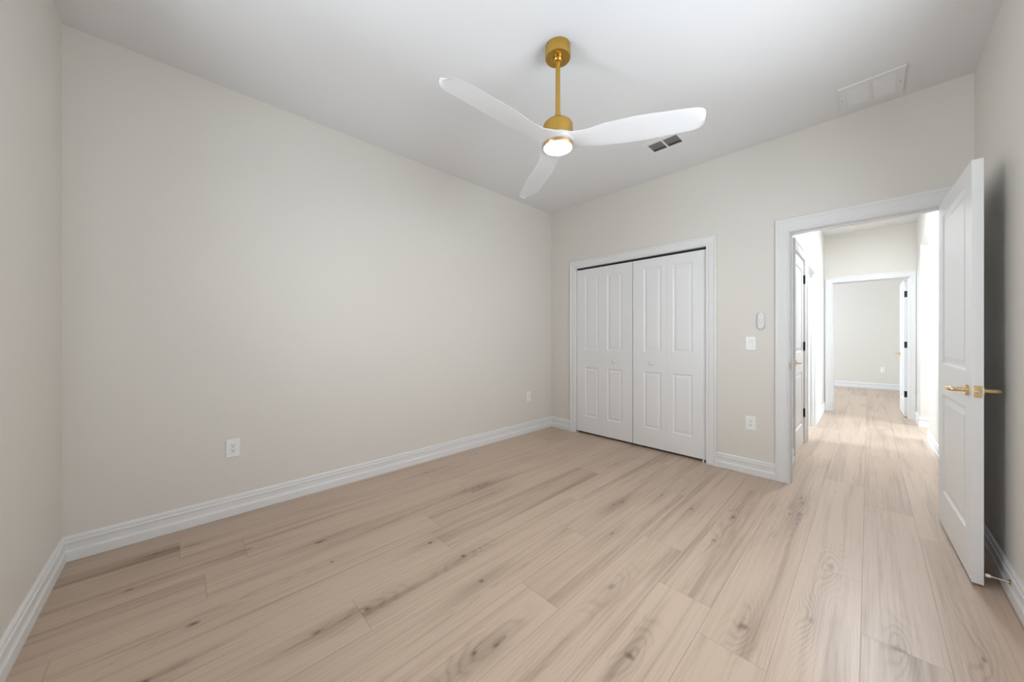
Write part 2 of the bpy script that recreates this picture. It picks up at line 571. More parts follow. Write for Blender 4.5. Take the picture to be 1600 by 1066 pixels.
def panel_leaf(bm, w, h, th, panels, rings, z0=0.0, both=True):
    """door leaf: width along +x (0..w), thickness along y (0..th), height z0..z0+h; sunk panels on the
    y=0 face (and the y=th face) with stepped rings [(inset, depth)...]"""
    us = sorted({0.0, w} | {p[0] for p in panels} | {p[1] for p in panels})
    zs = sorted({z0, z0 + h} | {p[2] for p in panels} | {p[3] for p in panels})

    def inside(u, z):
        return any(p[0] < u < p[1] and p[2] < z < p[3] for p in panels)
    for face, sg in ((0.0, 1), (th, -1)):
        cache = {}

        def V(u, z, d=0.0):
            k = (round(u, 6), round(z, 6), round(d, 6))
            if k not in cache:
                cache[k] = bm.verts.new((u, face + sg * d, z))
            return cache[k]
        ps = panels if (both or sg == 1) else []
        for i in range(len(us) - 1):
            for j in range(len(zs) - 1):
                if ps and inside((us[i] + us[i + 1]) / 2, (zs[j] + zs[j + 1]) / 2):
                    continue
                bm.faces.new([V(us[i], zs[j]), V(us[i + 1], zs[j]), V(us[i + 1], zs[j + 1]), V(us[i], zs[j + 1])])
        for (ua, ub, za, zb) in ps:
            # outer ring uses every grid vertex along the edge, so it is split the same way as the frame
            prev = [(ua, za), (ub, za), (ub, zb), (ua, zb)]
            pd = 0.0
            for (ins, dep) in rings:
                cur = [(ua + ins, za + ins), (ub - ins, za + ins), (ub - ins, zb - ins), (ua + ins, zb - ins)]
                if ins == 0:
                    pd = dep
                    continue
                for k in range(4):
                    l = (k + 1) % 4
                    bm.faces.new([V(*prev[k], pd), V(*prev[l], pd), V(*cur[l], dep), V(*cur[k], dep)])
                prev, pd = cur, dep
            bm.faces.new([V(*q, pd) for q in prev])
    # edges
    for (a, b_) in (((0, z0), (w, z0)), ((w, z0), (w, z0 + h)), ((w, z0 + h), (0, z0 + h)), ((0, z0 + h), (0, z0))):
        bm.faces.new([bm.verts.new((a[0], 0, a[1])), bm.verts.new((b_[0], 0, b_[1])), bm.verts.new((b_[0], th, b_[1])), bm.verts.new((a[0], th, a[1]))])
    bmesh.ops.remove_doubles(bm, verts=bm.verts, dist=1e-5)
    return bm


ROOM_RINGS = [(0, 0), (0.004, 0.003), (0.010, 0.0085), (0.016, 0.0095), (0.022, 0.0095), (0.050, 0.003), (0.052, 0.0026)]
BIFOLD_RINGS = [(0, 0), (0.003, 0.002), (0.009, 0.0065), (0.013, 0.0072), (0.017, 0.0070), (0.036, 0.0022), (0.038, 0.0018)]


# ================================================================ floor, ceiling, walls
def build_floor():
    X0, X1, Y0, Y1 = -0.95, 6.15, -RL - 0.05, FARY + 0.2
    ends = {0: -0.08, 1: -1.19, 2: -0.545, 3: -1.89, 4: -1.565, 5: -2.375, 6: -1.829, 7: -3.006, 8: -0.95, 9: -3.909,
            10: -3.48, 11: -3.305, 12: -2.05, 13: -2.9, -1: -0.41, -2: -1.25}
    rnd = random.Random(11)
    bm = bmesh.new()
    uvl = bm.loops.layers.uv.new('plank_uv')
    sl = bm.faces.layers.float.new('plank_seed')
    i0 = math.floor((2.925 - X1) / PW) - 1
    i1 = math.ceil((2.925 - X0) / PW) + 1
    for i in range(i0, i1):
        xa = 2.925 - i * PW
        xb = xa + PW
        if xb <= X0 or xa >= X1:
            continue
        e = ends.get(i, rnd.uniform(-3, 0))
        k = math.floor((Y0 - e) / PL)
        while e + k * PL < Y1:
            ya, yb = e + k * PL, e + (k + 1) * PL
            k += 1
            lo = (max(xa, X0), max(ya, Y0))
            hi = (min(xb, X1), min(yb, Y1))
            if hi[0] - lo[0] < 1e-4 or hi[1] - lo[1] < 1e-4:
                continue
            f = bm.faces.new([bm.verts.new((*c, 0)) for c in (lo, (hi[0], lo[1]), hi, (lo[0], hi[1]))])
            f[sl] = rnd.random()
            for lp in f.loops:
                lp[uvl].uv = (lp.vert.co.x - xa, lp.vert.co.y - ya)
    # underside and sides of the slab
    lo, hi = (X0, Y0), (X1, Y1)
    T = -0.12
    c = [(X0, Y0), (X1, Y0), (X1, Y1), (X0, Y1)]
    for k in range(4):
        a, b_ = c[k], c[(k + 1) % 4]
        bm.faces.new([bm.verts.new((*a, T)), bm.verts.new((*b_, T)), bm.verts.new((*b_, 0)), bm.verts.new((*a, 0))])
    bm.faces.new([bm.verts.new((*q, T)) for q in c[::-1]])
    me = bpy.data.meshes.new('floor')
    bm.to_mesh(me)
    bm.free()
    me.materials.append(FLOOR)
    o = bpy.data.objects.new('floor', me)
    COL.objects.link(o)
    return structure(o, 'light oak plank floor with brown knots, running from bedroom into hall', 'floor')


build_floor()

ceil_bm = boxes(((-0.95, -RL - 0.12, H), (6.15, FARY + 0.2, H + 0.12)))
structure(link_mesh('ceiling', ceil_bm, CEIL), 'plain white bedroom ceiling around the gold fan', 'ceiling')

WIN1 = (0.90, 1.80, 0.80, 2.34)      # bedroom window in the near wall (x0, x1, z0, z1)
ADDED_WIN2 = (-2.55, -1.25, 0.90, 2.30)    # unseen window added in the right wall for fill light (y0, y1, z0, z1)
WIN3 = (5.45, 7.35, 0.45, 2.35)      # far room, left wall
WIN4 = (1.00, 1.90, 0.90, 2.10)      # small side room, left wall
WIN5 = (1.60, 3.60, 0.45, 2.35)      # passage on the right of the hall

D4 = (0.735, 1.455, 2.042)           # hall closet doorway in left hall wall (y0, y1, z)
D5 = (1.725, 2.510, 2.042)           # open side doorway in left hall wall
PASS = (2.60, 3.51, 2.42)            # cased-less passage in right hall wall

wall('wall_left', 'x', -WT, 0.0, -RL - WT, 0.9, 0, H, [], WALL, 'long greige bedroom wall on the left')
wall('wall_near', 'y', -RL - WT, -RL, 0.0, RW + WT, 0, H, [WIN1], WALL, 'greige bedroom wall at the left edge of the picture')
wall('wall_back', 'y', 0.0, WT, 0.0, RW + WT, 0, H, [(CX0 - .016, CX1 + .016, 0, CZ + .016), (OX0 - .016, OX1 + .016, 0, OZ + .016)], WALL,
     'greige bedroom wall holding closet and doorway')
wall('wall_right', 'x', RW, RW + WT, -RL, 0.0, 0, H, [ADDED_WIN2], WALL, 'greige bedroom wall behind the open door')
wall('wall_hall_left', 'x', HX0 - WT, HX0, WT, HE, 0, H,
     [(D4[0] - .016, D4[1] + .016, 0, D4[2] + .016), (D5[0] - .016, D5[1] + .016, 0, D5[2] + .016)], WALL, 'bright hall wall with closed door and side doorway')
wall('wall_hall_right', 'x', HX1, HX1 + WT, WT, HE, 0, H, [(PASS[0], PASS[1], 0, PASS[2])], WALL, 'bright hall wall with open passage, right of hall')
wall('wall_hall_end', 'y', HE, HE + WT, -0.55, 6.05, 0, H, [(EX0 - .016, EX1 + .016, 0, EZ + .016)], WALL, 'hall end wall around the far doorway')
wall('wall_far_back', 'y', FARY, FARY + WT, -0.55, 3.62, 0, H, [], WALL, 'back wall of the room beyond the hall')
wall('wall_far_left', 'x', -0.55, -0.43, HE + WT, FARY, 0, H, [WIN3], WALL)
wall('wall_far_right', 'x', 3.50, 3.62, HE + WT, FARY, 0, H, [], WALL)
wall('wall_closet_back', 'y', 0.78, 0.90, 0.0, HX0 - WT, 0, H, [], WALL)
wall('wall_side_room_left', 'x', 0.28, 0.40, 0.90, HE, 0, H, [WIN4], WALL)
wall('wall_passage_near', 'y', 0.60, 0.72, HX1 + WT, 6.05, 0, H, [], WALL)
wall('wall_passage_far', 'y', PASS[1] + 0.02, PASS[1] + 0.14, HX1 + WT, 5.93, 0, H, [], WALL)
wall('wall_passage_right', 'x', 5.93, 6.05, 0.72, HE, 0, H, [WIN5], WALL)
# side walls and lowered ceiling of the closed closet
bm = boxes(((CX0 - .25, WT + .002, 0.0), (CX0 - .15, 0.778, 2.44)), ((CX1 + .15, WT + .002, 0.0), (CX1 + .25, 0.778, 2.44)), ((CX0 - .25, WT + .002, 2.44), (CX1 + .25, 0.778, 2.50)))
structure(link_mesh('wall_closet_sides', bm, WALL))


# ---------------------------------------------------------------- baseboards
baseboard('baseboard_left', (0, -RL), (0, 0), (1, 0), 1, 1)
baseboard('baseboard_near', (0, -RL), (RW, -RL), (0, 1), 1, 1)
baseboard('baseboard_right', (RW, -RL), (RW, 0), (-1, 0), 1, 1)
baseboard('baseboard_back_corner', (0, 0), (CX0 - 0.082, 0), (0, -1), 1, 0)
baseboard('baseboard_back_middle', (CX1 + 0.088, 0), (OX0 - 0.092, 0), (0, -1), 0, 0)
baseboard('baseboard_hall_left_entry', (HX0, WT), (HX0, D4[0] - 0.09), (1, 0), 0, 0)
baseboard('baseboard_hall_left_end', (HX0, D5[1] + 0.09), (HX0, HE), (1, 0), 0, 1)
baseboard('baseboard_hall_right', (HX1, WT), (HX1, PASS[0]), (-1, 0), 0, -1)
baseboard('baseboard_passage_jamb', (HX1, PASS[1]), (HX1 + WT, PASS[1]), (0, -1), -1, 0)
baseboard('baseboard_hall_right_end', (HX1, PASS[1]), (HX1, HE), (-1, 0), -1, 1)
baseboard('baseboard_far', (-0.43, FARY), (3.50, FARY), (0, -1), 1, 1)
baseboard('baseboard_far_right', (3.50, HE + WT), (3.50, FARY), (-1, 0), 0, 1)

# ---------------------------------------------------------------- door frames (casing + jamb)
bm = casing_bm(bmesh.new(), 'y', 0.0, -1, CX0 - 0.001, CX1 + 0.001, CZ + 0.001, 0.081, 0.087, 0.091)
t1 = structure(link_mesh('trim_1', bm, TRIM), 'white casing framing the closet opening', 'door frame')
link_mesh('jamb', jamb_bm(bmesh.new(), 'y', 0.0, WT, CX0, CX1, CZ), TRIM, t1)

bm = casing_bm(bmesh.new(), 'y', 0.0, -1, OX0 - 0.006, OX1 + 0.006, OZ + 0.004, 0.086, 0.078, 0.109)
t2 = structure(link_mesh('trim_2', bm, TRIM), 'wide white casing framing the doorway from bedroom to hall', 'door frame')
link_mesh('jamb', jamb_bm(bmesh.new(), 'y', 0.0, WT, OX0, OX1, OZ, stop=(0.040, 0.075)), TRIM, t2)
link_mesh('casing_hall_side', casing_bm(bmesh.new(), 'y', WT, 1, OX0 - 0.006, OX1 + 0.006, OZ + 0.004, 0.05, 0.086, 0.09), TRIM, t2)
bm = boxes(((OX0 - 0.0005, 0.004, 0.925), (OX0 + 0.0018, 0.036, 0.990)), ((OX0 - 0.0005, -0.009, 0.940), (OX0 + 0.0018, 0.005, 0.976)), bevel=0.0006)
tag(link_mesh('strike_plate', bm, HANDLE, t2), 'brass strike plate on the white jamb')

bm = casing_bm(bmesh.new(), 'y', HE, -1, EX0 - 0.005, EX1 + 0.005, EZ + 0.004, 0.088, 0.064, 0.092)
t3 = structure(link_mesh('trim_3', bm, TRIM), 'white casing around the doorway at the hall end', 'door frame')
link_mesh('jamb', jamb_bm(bmesh.new(), 'y', HE, HE + WT, EX0, EX1, EZ, stop=(HE + 0.045, HE + 0.080)), TRIM, t3)

bm = casing_bm(bmesh.new(), 'x', HX0, 1, D4[0] - 0.005, D4[1] + 0.005, D4[2] + 0.004, 0.086, 0.086, 0.09)
t4 = structure(link_mesh('trim_4', bm, TRIM), 'white casing around the closed door in the hall', 'door frame')
link_mesh('jamb', jamb_bm(bmesh.new(), 'x', HX0 - WT, HX0, D4[0], D4[1], D4[2], stop=(HX0 - 0.08, HX0 - 0.042)), TRIM, t4)

bm = casing_bm(bmesh.new(), 'x', HX0, 1, D5[0] - 0.005, D5[1] + 0.005, D5[2] + 0.004, 0.086, 0.086, 0.09)
t5 = structure(link_mesh('trim_5', bm, TRIM), 'white casing around the sunlit side doorway in the hall', 'door frame')
link_mesh('jamb', jamb_bm(bmesh.new(), 'x', HX0 - WT, HX0, D5[0], D5[1], D5[2], stop=(HX0 - 0.08, HX0 - 0.042)), TRIM, t5)


# ---------------------------------------------------------------- windows
def window(name, axis, c0, c1, u0, u1, z0, z1):
    """frame with a meeting rail set in a wall opening, glass panes as children"""
    cm = (c0 + c1) / 2

    def bx(ua, ub, za, zb, d=0.03):
        return ((ua, cm - d, za), (ub, cm + d, zb)) if axis == 'y' else ((cm - d, ua, za), (cm + d, ub, zb))
    f = 0.045
    zm = (z0 + z1) / 2
    e = 0.001
    bm = boxes(bx(u0 + e, u0 + f, z0 + e, z1 - e), bx(u1 - f, u1 - e, z0 + e, z1 - e), bx(u0 + f, u1 - f, z0 + e, z0 + f), bx(u0 + f, u1 - f, z1 - f, z1 - e),
               bx(u0 + f, u1 - f, zm - 0.02, zm + 0.02, 0.022))
    w = structure(link_mesh(name, bm, TRIM))
    link_mesh('glass', boxes(bx(u0 + f, u1 - f, z0 + f, zm - 0.02, 0.002)), GLASS, w)
    link_mesh('glass', boxes(bx(u0 + f, u1 - f, zm + 0.02, z1 - f, 0.002)), GLASS, w)
    return w


window('window_1', 'y', -RL - WT, -RL, *WIN1)
window('added_window_2', 'x', RW, RW + WT, *ADDED_WIN2)  # unseen, added as fill for the left and near walls
window('window_3', 'x', -0.55, -0.43, *WIN3)
window('window_4', 'x', 0.28, 0.40, *WIN4)
window('window_5', 'x', 5.93, 6.05, *WIN5)


# ================================================================ doors
def lever_set(parent, x, z, face_y, sgn, toward, neck=0.046, length=0.112, mat=None):
    """round rose, neck and tapered lever on a door face; leaf local coords, sgn = outward along y,
    toward = -1 lever points to x=0"""
    mat = mat or HANDLE
    M = Matrix.Translation((x, face_y, z)) @ Matrix.Rotation(-sgn * PI / 2, 4, 'X')
    bm = bmesh.new()
    lathe(bm, [(0, 0), (0.0262, 0), (0.0268, 0.002), (0.0268, 0.0095), (0.0255, 0.0115), (0.0, 0.0115)], 32, M)
    r = link_mesh('handle_rose', bm, mat, parent, 30)
    bm = bmesh.new()
    y = lambda d: face_y + sgn * d
    tube(bm, [(x, y(0.0115), z), (x, y(neck - 0.012), z), (x + toward * 0.002, y(neck - 0.004), z), (x + toward * 0.010, y(neck), z), (x + toward * 0.03, y(neck), z),
              (x + toward * 0.07, y(neck + 0.001), z), (x + toward * (length - 0.008), y(neck), z), (x + toward * length, y(neck - 0.001), z)],
         [0.0098, 0.0098, 0.0100, 0.0096, 0.0088, 0.0078, 0.0070, 0.0046], 18)
    link_mesh('lever', bm, mat, parent, 50)


def hinge(parent, x, y, z, h=0.09, r=0.0065):
    bm = bmesh.new()
    lathe(bm, [(0, -h / 2), (r, -h / 2), (r, h / 2), (0, h / 2)], 14, Matrix.Translation((x, y, z)))
    lathe(bm, [(0, h / 2), (r * .7, h / 2), (r * .7, h / 2 + .004), (0, h / 2 + .005)], 14, Matrix.Translation((x, y, z)))
    return bm


# --- bedroom door, swung open against the right wall.  local x from hinge to latch, local y across the leaf
LEAF_W, LEAF_H, LEAF_T = 0.808, 2.026, 0.035
tip, hng = Vector((3.290, -0.828)), Vector((3.2622, -0.0205))
ang = math.atan2(tip.y - hng.y, tip.x - hng.x)
leaf_panels = [(0.118, LEAF_W - 0.118, 0.225, 0.835), (0.118, LEAF_W - 0.118, 1.020, 1.945)]
bm = panel_leaf(bmesh.new(), LEAF_W, LEAF_H, LEAF_T, leaf_panels, ROOM_RINGS, 0.012)
d1 = link_mesh('door_1', bm, DOORM)
d1.location = (hng.x, hng.y, 0)
d1.rotation_euler = (0, 0, ang)
structure(d1, 'white two panel bedroom door standing open beside the right wall', 'door')
# local +y after rotation by about -88 deg points to +x (towards the right wall)
lever_set(d1, LEAF_W - 0.067, 0.927, 0.0, -1, -1, neck=0.057, length=0.092)
lever_set(d1, LEAF_W - 0.067, 0.927, LEAF_T, 1, -1, neck=0.056, length=0.092)
bm = boxes(((LEAF_W - 0.0005, 0.0045, 0.899), (LEAF_W + 0.0014, 0.0305, 0.956)), bevel=0.0006)
lp = link_mesh('latch_plate', bm, HANDLE, d1)
bm = bmesh.new()
lathe(bm, [(0, 0), (0.0085, 0), (0.0085, 0.006), (0.006, 0.010), (0, 0.011)], 20, Matrix.Translation((LEAF_W + 0.0012, 0.0175, 0.9275)) @ Matrix.Rotation(PI / 2, 4, 'Y'))
tag(link_mesh('latch_bolt', bm, STEEL, lp, 40), 'silver latch bolt')
for z in (0.946, 0.909):
    bm = bmesh.new()
    lathe(bm, [(0, 0), (0.0035, 0), (0.003, 0.0012), (0, 0.0014)], 12, Matrix.Translation((LEAF_W + 0.0012, 0.0175, z)) @ Matrix.Rotation(PI / 2, 4, 'Y'))
    link_mesh('screw', bm, HANDLE, lp, 40)


# --- bifold closet doors: two leaves each
def bifold(name, x0, w, knob_on, label):
    e = structure(empty(name, (x0, 0.016, 0)), label, 'closet door')
    g = 0.0008
    lw = w / 2 - g / 2
    for k in (0, 1):
        outer, inner = 0.122, 0.058
        pa = (outer, lw - inner) if k == 0 else (inner, lw - outer)
        bm = panel_leaf(bmesh.new(), lw, 2.000, 0.032, [(*pa, 0.220, 0.820), (*pa, 1.035, 1.927)], BIFOLD_RINGS, 0.024, both=False)
        l = link_mesh('door_panel', bm, DOORM, e)
        l.location = (k * (lw + g), 0, 0)
        if k == knob_on:
            M = Matrix.Translation(((pa[0] + pa[1]) / 2, 0, 0.915)) @ Matrix.Rotation(PI / 2, 4, 'X')
            bm = bmesh.new()
            lathe(bm, [(0, -0.001), (0.011, 0), (0.008, 0.005), (0.0075, 0.011), (0.013, 0.016), (0.0165, 0.022), (0.0155, 0.028), (0.010, 0.0315), (0, 0.0325)], 28, M)
            link_mesh('knob', bm, DOORM, l, 60)
    px = 0.004 if knob_on == 1 else w - 0.044
    bm = boxes(((px, -0.012, 0.0), (px + 0.04, 0.0015, 0.004)), ((px + .012, -0.010, 0.004), (px + 0.028, 0.0015, 0.0225)), bevel=0.0008)
    link_mesh('pivot_bracket', bm, STEEL, e)


bw = (CX1 - CX0 - 0.015) / 2
bifold('door_2', CX0 + 0.005, bw, 1, 'left white bifold closet door, nearer the room corner')
bifold('door_3', CX0 + 0.012 + bw, bw, 0, 'right white bifold closet door, nearer the light switch')
bm = boxes(((CX0 + .001, 0.026, CZ - 0.013), (CX1 - .001, 0.060, CZ - 0.0005)))
link_mesh('dark_gap_track', bm, BLACK, t1)  # black puts the shade of the gap above the doors into the track

# --- closed closet door in the hall's left wall (seen edge-on), black hinges on the far side
dw = D4[1] - D4[0] - 0.006
bm = panel_leaf(bmesh.new(), dw, 2.022, 0.035, [(0.11, dw - 0.11, 0.235, 0.815), (0.11, dw - 0.11, 1.03, 1.93)], ROOM_RINGS, 0.014)
d4 = link_mesh('door_4', bm, DOORM)
# local x runs from the hinge (far) to the latch (near); local y=0 face looks into the hall
d4.location = (HX0 - 0.003, D4[1] - 0.003, 0)
d4.rotation_euler = (0, 0, -PI / 2)
d4.scale = (1, -1, 1)
structure(d4, 'closed white door with black hinges in the left hall wall', 'door')
lever_set(d4, dw - 0.062, 0.935, 0.0, -1, -1)
for z in (0.345, 1.088, 1.832):
    bm = hinge(d4, -0.0015, -0.0085, z, 0.092, 0.008)
    box(bm, (0.002, -0.0012, z - .046), (0.03, 0.0005, z + .046))
    tag(link_mesh('hinge', bm, BLACK, d4, 40), 'black hinge on the white door')

# --- far room door, swung into the far room, seen along its hinge edge
fw = 0.76
bm = panel_leaf(bmesh.new(), fw, 2.035, 0.035, [(0.11, fw - 0.11, 0.235, 0.815), (0.11, fw - 0.11, 1.03, 1.93)], ROOM_RINGS, 0.014)
d5 = link_mesh('door_5', bm, DOORM)
d5.location = (3.349, HE + WT + 0.030, 0)
d5.rotation_euler = (0, 0, math.radians(90.8))
structure(d5, 'white door standing open in the room beyond the hall', 'door')
lever_set(d5, fw - 0.062, 0.925, 0.035, 1, -1)
for z in (0.345, 1.078, 1.830):
    bm = boxes(((-0.0012, 0.003, z - .046), (0.0005, 0.034, z + .046)))
    lathe(bm, [(0, -.047), (0.007, -.047), (0.007, .047), (0, .047)], 14, Matrix.Translation((-0.005, -0.003, z)))
    tag(link_mesh('hinge', bm, BLACK, d5, 40), 'black hinge on the white door edge')


# ================================================================ ceiling fan
def ceiling_fan(loc):
    f = tag(empty('ceiling_fan', loc), 'gold ceiling fan with three white blades and a lit round lamp', 'ceiling fan')
    # z is measured down from the ceiling
    bm = lathe(bmesh.new(), [(0, 0), (0.0715, 0), (0.0715, -0.062), (0.070, -0.0655), (0.066, -0.0665), (0.030, -0.0665), (0.028, -0.0655), (0, -0.060)], 64)
    link_mesh('canopy', bm, BRASS, f, 30)
    bm = lathe(bmesh.new(), [(0, -0.060), (0.027, -0.062), (0.0265, -0.074), (0.022, -0.082), (0.0150, -0.086), (0, -0.086)], 32)
    link_mesh('hanger_ball', bm, BRASS, f, 50)
    bm = lathe(bmesh.new(), [(0, -0.080), (0.0135, -0.080), (0.0135, -0.385), (0, -0.385)], 28)
    link_mesh('downrod', bm, BRASS, f, 30)
    bm = lathe(bmesh.new(), [(0, -0.378), (0.0160, -0.378), (0.0175, -0.392), (0.022, -0.404), (0.030, -0.412), (0.050, -0.4205), (0.068, -0.4305),
                             (0.079, -0.440), (0.0835, -0.448), (0.0845, -0.456), (0.0845, -0.5255), (0, -0.5255)], 64)
    link_mesh('motor_housing', bm, BRASS, f, 40)
    def lerp_tab(tab, r):
        for (r0, v0), (r1, v1) in zip(tab, tab[1:]):
            if r <= r1:
                t = (r - r0) / (r1 - r0)
                t = max(0, min(1, t))
                t = t * t * (3 - 2 * t)
                return v0 + (v1 - v0) * t
        return tab[-1][1]
    # hub plate the blades grow from
    bm = lathe(bmesh.new(), [(0, -0.526), (0.092, -0.526), (0.101, -0.529), (0.106, -0.536), (0.106, -0.546), (0.101, -0.553), (0.092, -0.556), (0, -0.556)], 72)
    link_mesh('blade_hub', bm, BLADEM, f, 60)
    # blades
    NS, NC = 34, 13
    stations = []
    for i in range(NS):
        t = i / (NS - 1)
        r = 0.035 + (0.745 - 0.035) * (1 - (1 - t) ** 1.35)
        stations.append(min(r, 0.745))
    stations[-1] = 0.745

    lead = [(0.035, 0.100), (0.10, 0.074), (0.18, 0.060), (0.27, 0.064), (0.40, 0.076), (0.60, 0.073), (0.75, 0.068)]    # +s edge
    trail = [(0.035, 0.100), (0.10, 0.076), (0.18, 0.068), (0.27, 0.080), (0.40, 0.088), (0.60, 0.078), (0.75, 0.068)]   # -s edge
    pitch = [(0.035, 0.0), (0.09, 0.003), (0.26, 0.021), (0.45, 0.021), (0.75, 0.015)]                   # half height difference
    for k in range(3):
        a = math.radians(27.6 + 120 * k)
        bm = bmesh.new()
        tops, bots = [], []
        for r in stations:
            # rounded tip
            q = max(0.0, (r - 0.685) / 0.0605)
            shrink = max(0.30, max(0.0, 1 - q ** 2.4) ** 0.42)
            lo, hi = -lerp_tab(trail, r) * shrink, lerp_tab(lead, r) * shrink
            dz = lerp_tab(pitch, r)
            wmax = max(hi, -lo)
            thick = 0.0065 + 0.010 * (1 - r / 0.75) + 0.020 * math.exp(-((r - 0.035) / 0.085) ** 2)
            rowt, rowb = [], []
            for j in range(NC):
                u = j / (NC - 1)
                s = lo + (hi - lo) * u
                e = math.sqrt(max(0.0, 1 - (2 * u - 1) ** 2)) * 0.5 + 0.10
                z = -0.552 + 0.008 * math.exp(-((r - 0.035) / 0.12) ** 2) - dz * (s / wmax)
                x = r * math.cos(a) - s * math.sin(a)
                y = r * math.sin(a) + s * math.cos(a)
                rowt.append(bm.verts.new((x, y, z + thick * e)))
                rowb.append(bm.verts.new((x, y, z - thick * e * 0.6)))
            tops.append(rowt)
            bots.append(rowb)
        for i in range(NS - 1):
            for j in range(NC - 1):
                bm.faces.new((tops[i][j], tops[i + 1][j], tops[i + 1][j + 1], tops[i][j + 1]))
                bm.faces.new((bots[i][j], bots[i][j + 1], bots[i + 1][j + 1], bots[i + 1][j]))
            for j in (0, NC - 1):
                bm.faces.new((tops[i][j], bots[i][j], bots[i + 1][j], tops[i + 1][j]))
        for i in (0, NS - 1):
            for j in range(NC - 1):
                bm.faces.new((tops[i][j], tops[i][j + 1], bots[i][j + 1], bots[i][j]))
        link_mesh('blade', bm, BLADEM, f, 50)
    lk = link_mesh('lamp_ring', lathe(bmesh.new(), [(0, -0.553), (0.0835, -0.553), (0.0850, -0.557), (0.0850, -0.572), (0.0830, -0.576), (0.079, -0.576), (0.079, -0.570), (0, -0.570)], 64), COPPER, f, 40)
    link_mesh('diffuser', lathe(bmesh.new(), [(0, -0.571), (0.0785, -0.571), (0.0785, -0.576), (0.074, -0.5785), (0.045, -0.581), (0, -0.582)], 64), LED, lk, 60)
    return f


ceiling_fan((1.72, -2.018, H))


# round flush lamp, unseen, added on the hall ceiling to brighten the hall
hl = tag(empty('added_hall_lamp', (2.93, 2.00, H)), 'unseen round flush white lamp added to brighten the hall', 'added lamp')
link_mesh('base_ring', lathe(bmesh.new(), [(0, 0), (0.165, 0), (0.168, -0.006), (0.168, -0.026), (0.160, -0.030), (0.150, -0.030), (0.150, -0.020), (0, -0.020)], 56), TRIM, hl, 40)
ADDED_HALL_GLOW = emit('added_hall_glow', (0.80, 0.90, 1.0), 255.0)  # glow of the added hall lamp
link_mesh('diffuser', lathe(bmesh.new(), [(0, -0.021), (0.1495, -0.021), (0.1495, -0.032), (0.135, -0.040), (0.09, -0.046), (0, -0.049)], 56), ADDED_HALL_GLOW, hl, 60)


# ================================================================ vents in the ceiling
def supply_vent(x0, x1, y0, y1):
    cx, cy = (x0 + x1) / 2, (y0 + y1) / 2
    v = tag(empty('air_vent', (cx, cy, H)), 'small white ceiling vent with dark open slats, by the fan blade', 'vent')
    hx, hy = (x1 - x0) / 2, (y1 - y0) / 2
    ix, iy = hx - 0.036, hy - 0.036
    b = 0.007
    bm = boxes(((-hx, -hy, -0.006), (hx, -iy, 0.0)), ((-hx, iy, -0.006), (hx, hy, 0.0)), ((-hx, -iy, -0.006), (-ix, iy, 0.0)), ((ix, -iy, -0.006), (hx, iy, 0.0)),
               ((-b, -iy, -0.006), (b, iy, 0.0)))
    link_mesh('frame', bm, VENTM, v)
    link_mesh('duct_dark_sheet', boxes(((-ix, -iy, -0.0012), (ix, iy, -0.0002))), SLOTM, v)  # black sheet painting the dark of the duct behind the slats
    n = 6
    for k in range(n):
        y = -iy + (k + 0.5) * 2 * iy / n
        for s0, s1 in ((-ix, -b), (b, ix)):
            bm = bmesh.new()
            d = 0.0085 if k < 4 else -0.0085
            q = [(-d, -0.0015), (-d, -0.0030), (d, -0.0072), (d, -0.0057)]
            A = [bm.verts.new((s0, y + a * 0.62, z)) for a, z in q]
            B = [bm.verts.new((s1, y + a * 0.62, z)) for a, z in q]
            for i in range(4):
                bm.faces.new((A[i], A[(i + 1) % 4], B[(i + 1) % 4], B[i]))
            bm.faces.new(A[::-1])
            bm.faces.new(B)
            link_mesh('slat', bm, SHADE_SCREW_GREY if k < 4 else SLAT_HALF_SHADE, v)  # slat shade put into the greys, by which way each slat tilts


supply_vent(1.592, 1.900, -0.706, -0.490)


def return_grille(x0, x1, y0, y1):
    cx, cy = (x0 + x1) / 2, (y0 + y1) / 2
    v = tag(empty('return_grille', (cx, cy, H)), 'square white louvred grille on the ceiling above the doorway', 'vent')
    hx, hy = (x1 - x0) / 2, (y1 - y0) / 2
    l, r, m0, m1 = 2.838 - cx, 3.068 - cx, 2.946 - cx, 2.966 - cx
    f, g = -0.366 - cy, -0.130 - cy
    bm = boxes(((-hx, -hy, -0.009), (hx, f, 0)), ((-hx, g, -0.009), (hx, hy, 0)), ((-hx, f, -0.009), (l, g, 0)), ((r, f, -0.009), (hx, g, 0)), ((m0, f, -0.009), (m1, g, 0)))
    link_mesh('frame', bm, VENTM, v)
    link_mesh('backing', boxes(((l, f, -0.0012), (r, g, -0.0002))), SHADE_SCREW_GREY, v)  # grey sheet painting the dark seen between the louvres
    n = 15
    for s0, s1 in ((l, m0), (m1, r)):
        bm = bmesh.new()
        for k in range(n):
            y = f + (k + 0.5) * (g - f) / n
            q = [(-0.0062, -0.0018), (-0.0062, -0.0030), (0.0062, -0.0080), (0.0062, -0.0068)]
            A = [bm.verts.new((s0, y + a, z)) for a, z in q]
            B = [bm.verts.new((s1, y + a, z)) for a, z in q]
            for i in range(4):
                bm.faces.new((A[i], A[(i + 1) % 4], B[(i + 1) % 4], B[i]))
            bm.faces.new(A[::-1])
            bm.faces.new(B)
        link_mesh('louvre_bank', bm, VENTM, v)
    for sx, sy in ((-hx + 0.017, 0.0), (hx - 0.017, 0.0)):
        bm = lathe(bmesh.new(), [(0, -0.0088), (0.004, -0.0088), (0.003, -0.0105), (0, -0.0108)], 12, Matrix.Translation((sx, sy, 0)))
        tag(link_mesh('screw', bm, SHADE_SCREW_GREY, v), 'dark screw head')


return_grille(2.805, 3.106, -0.406, -0.086)


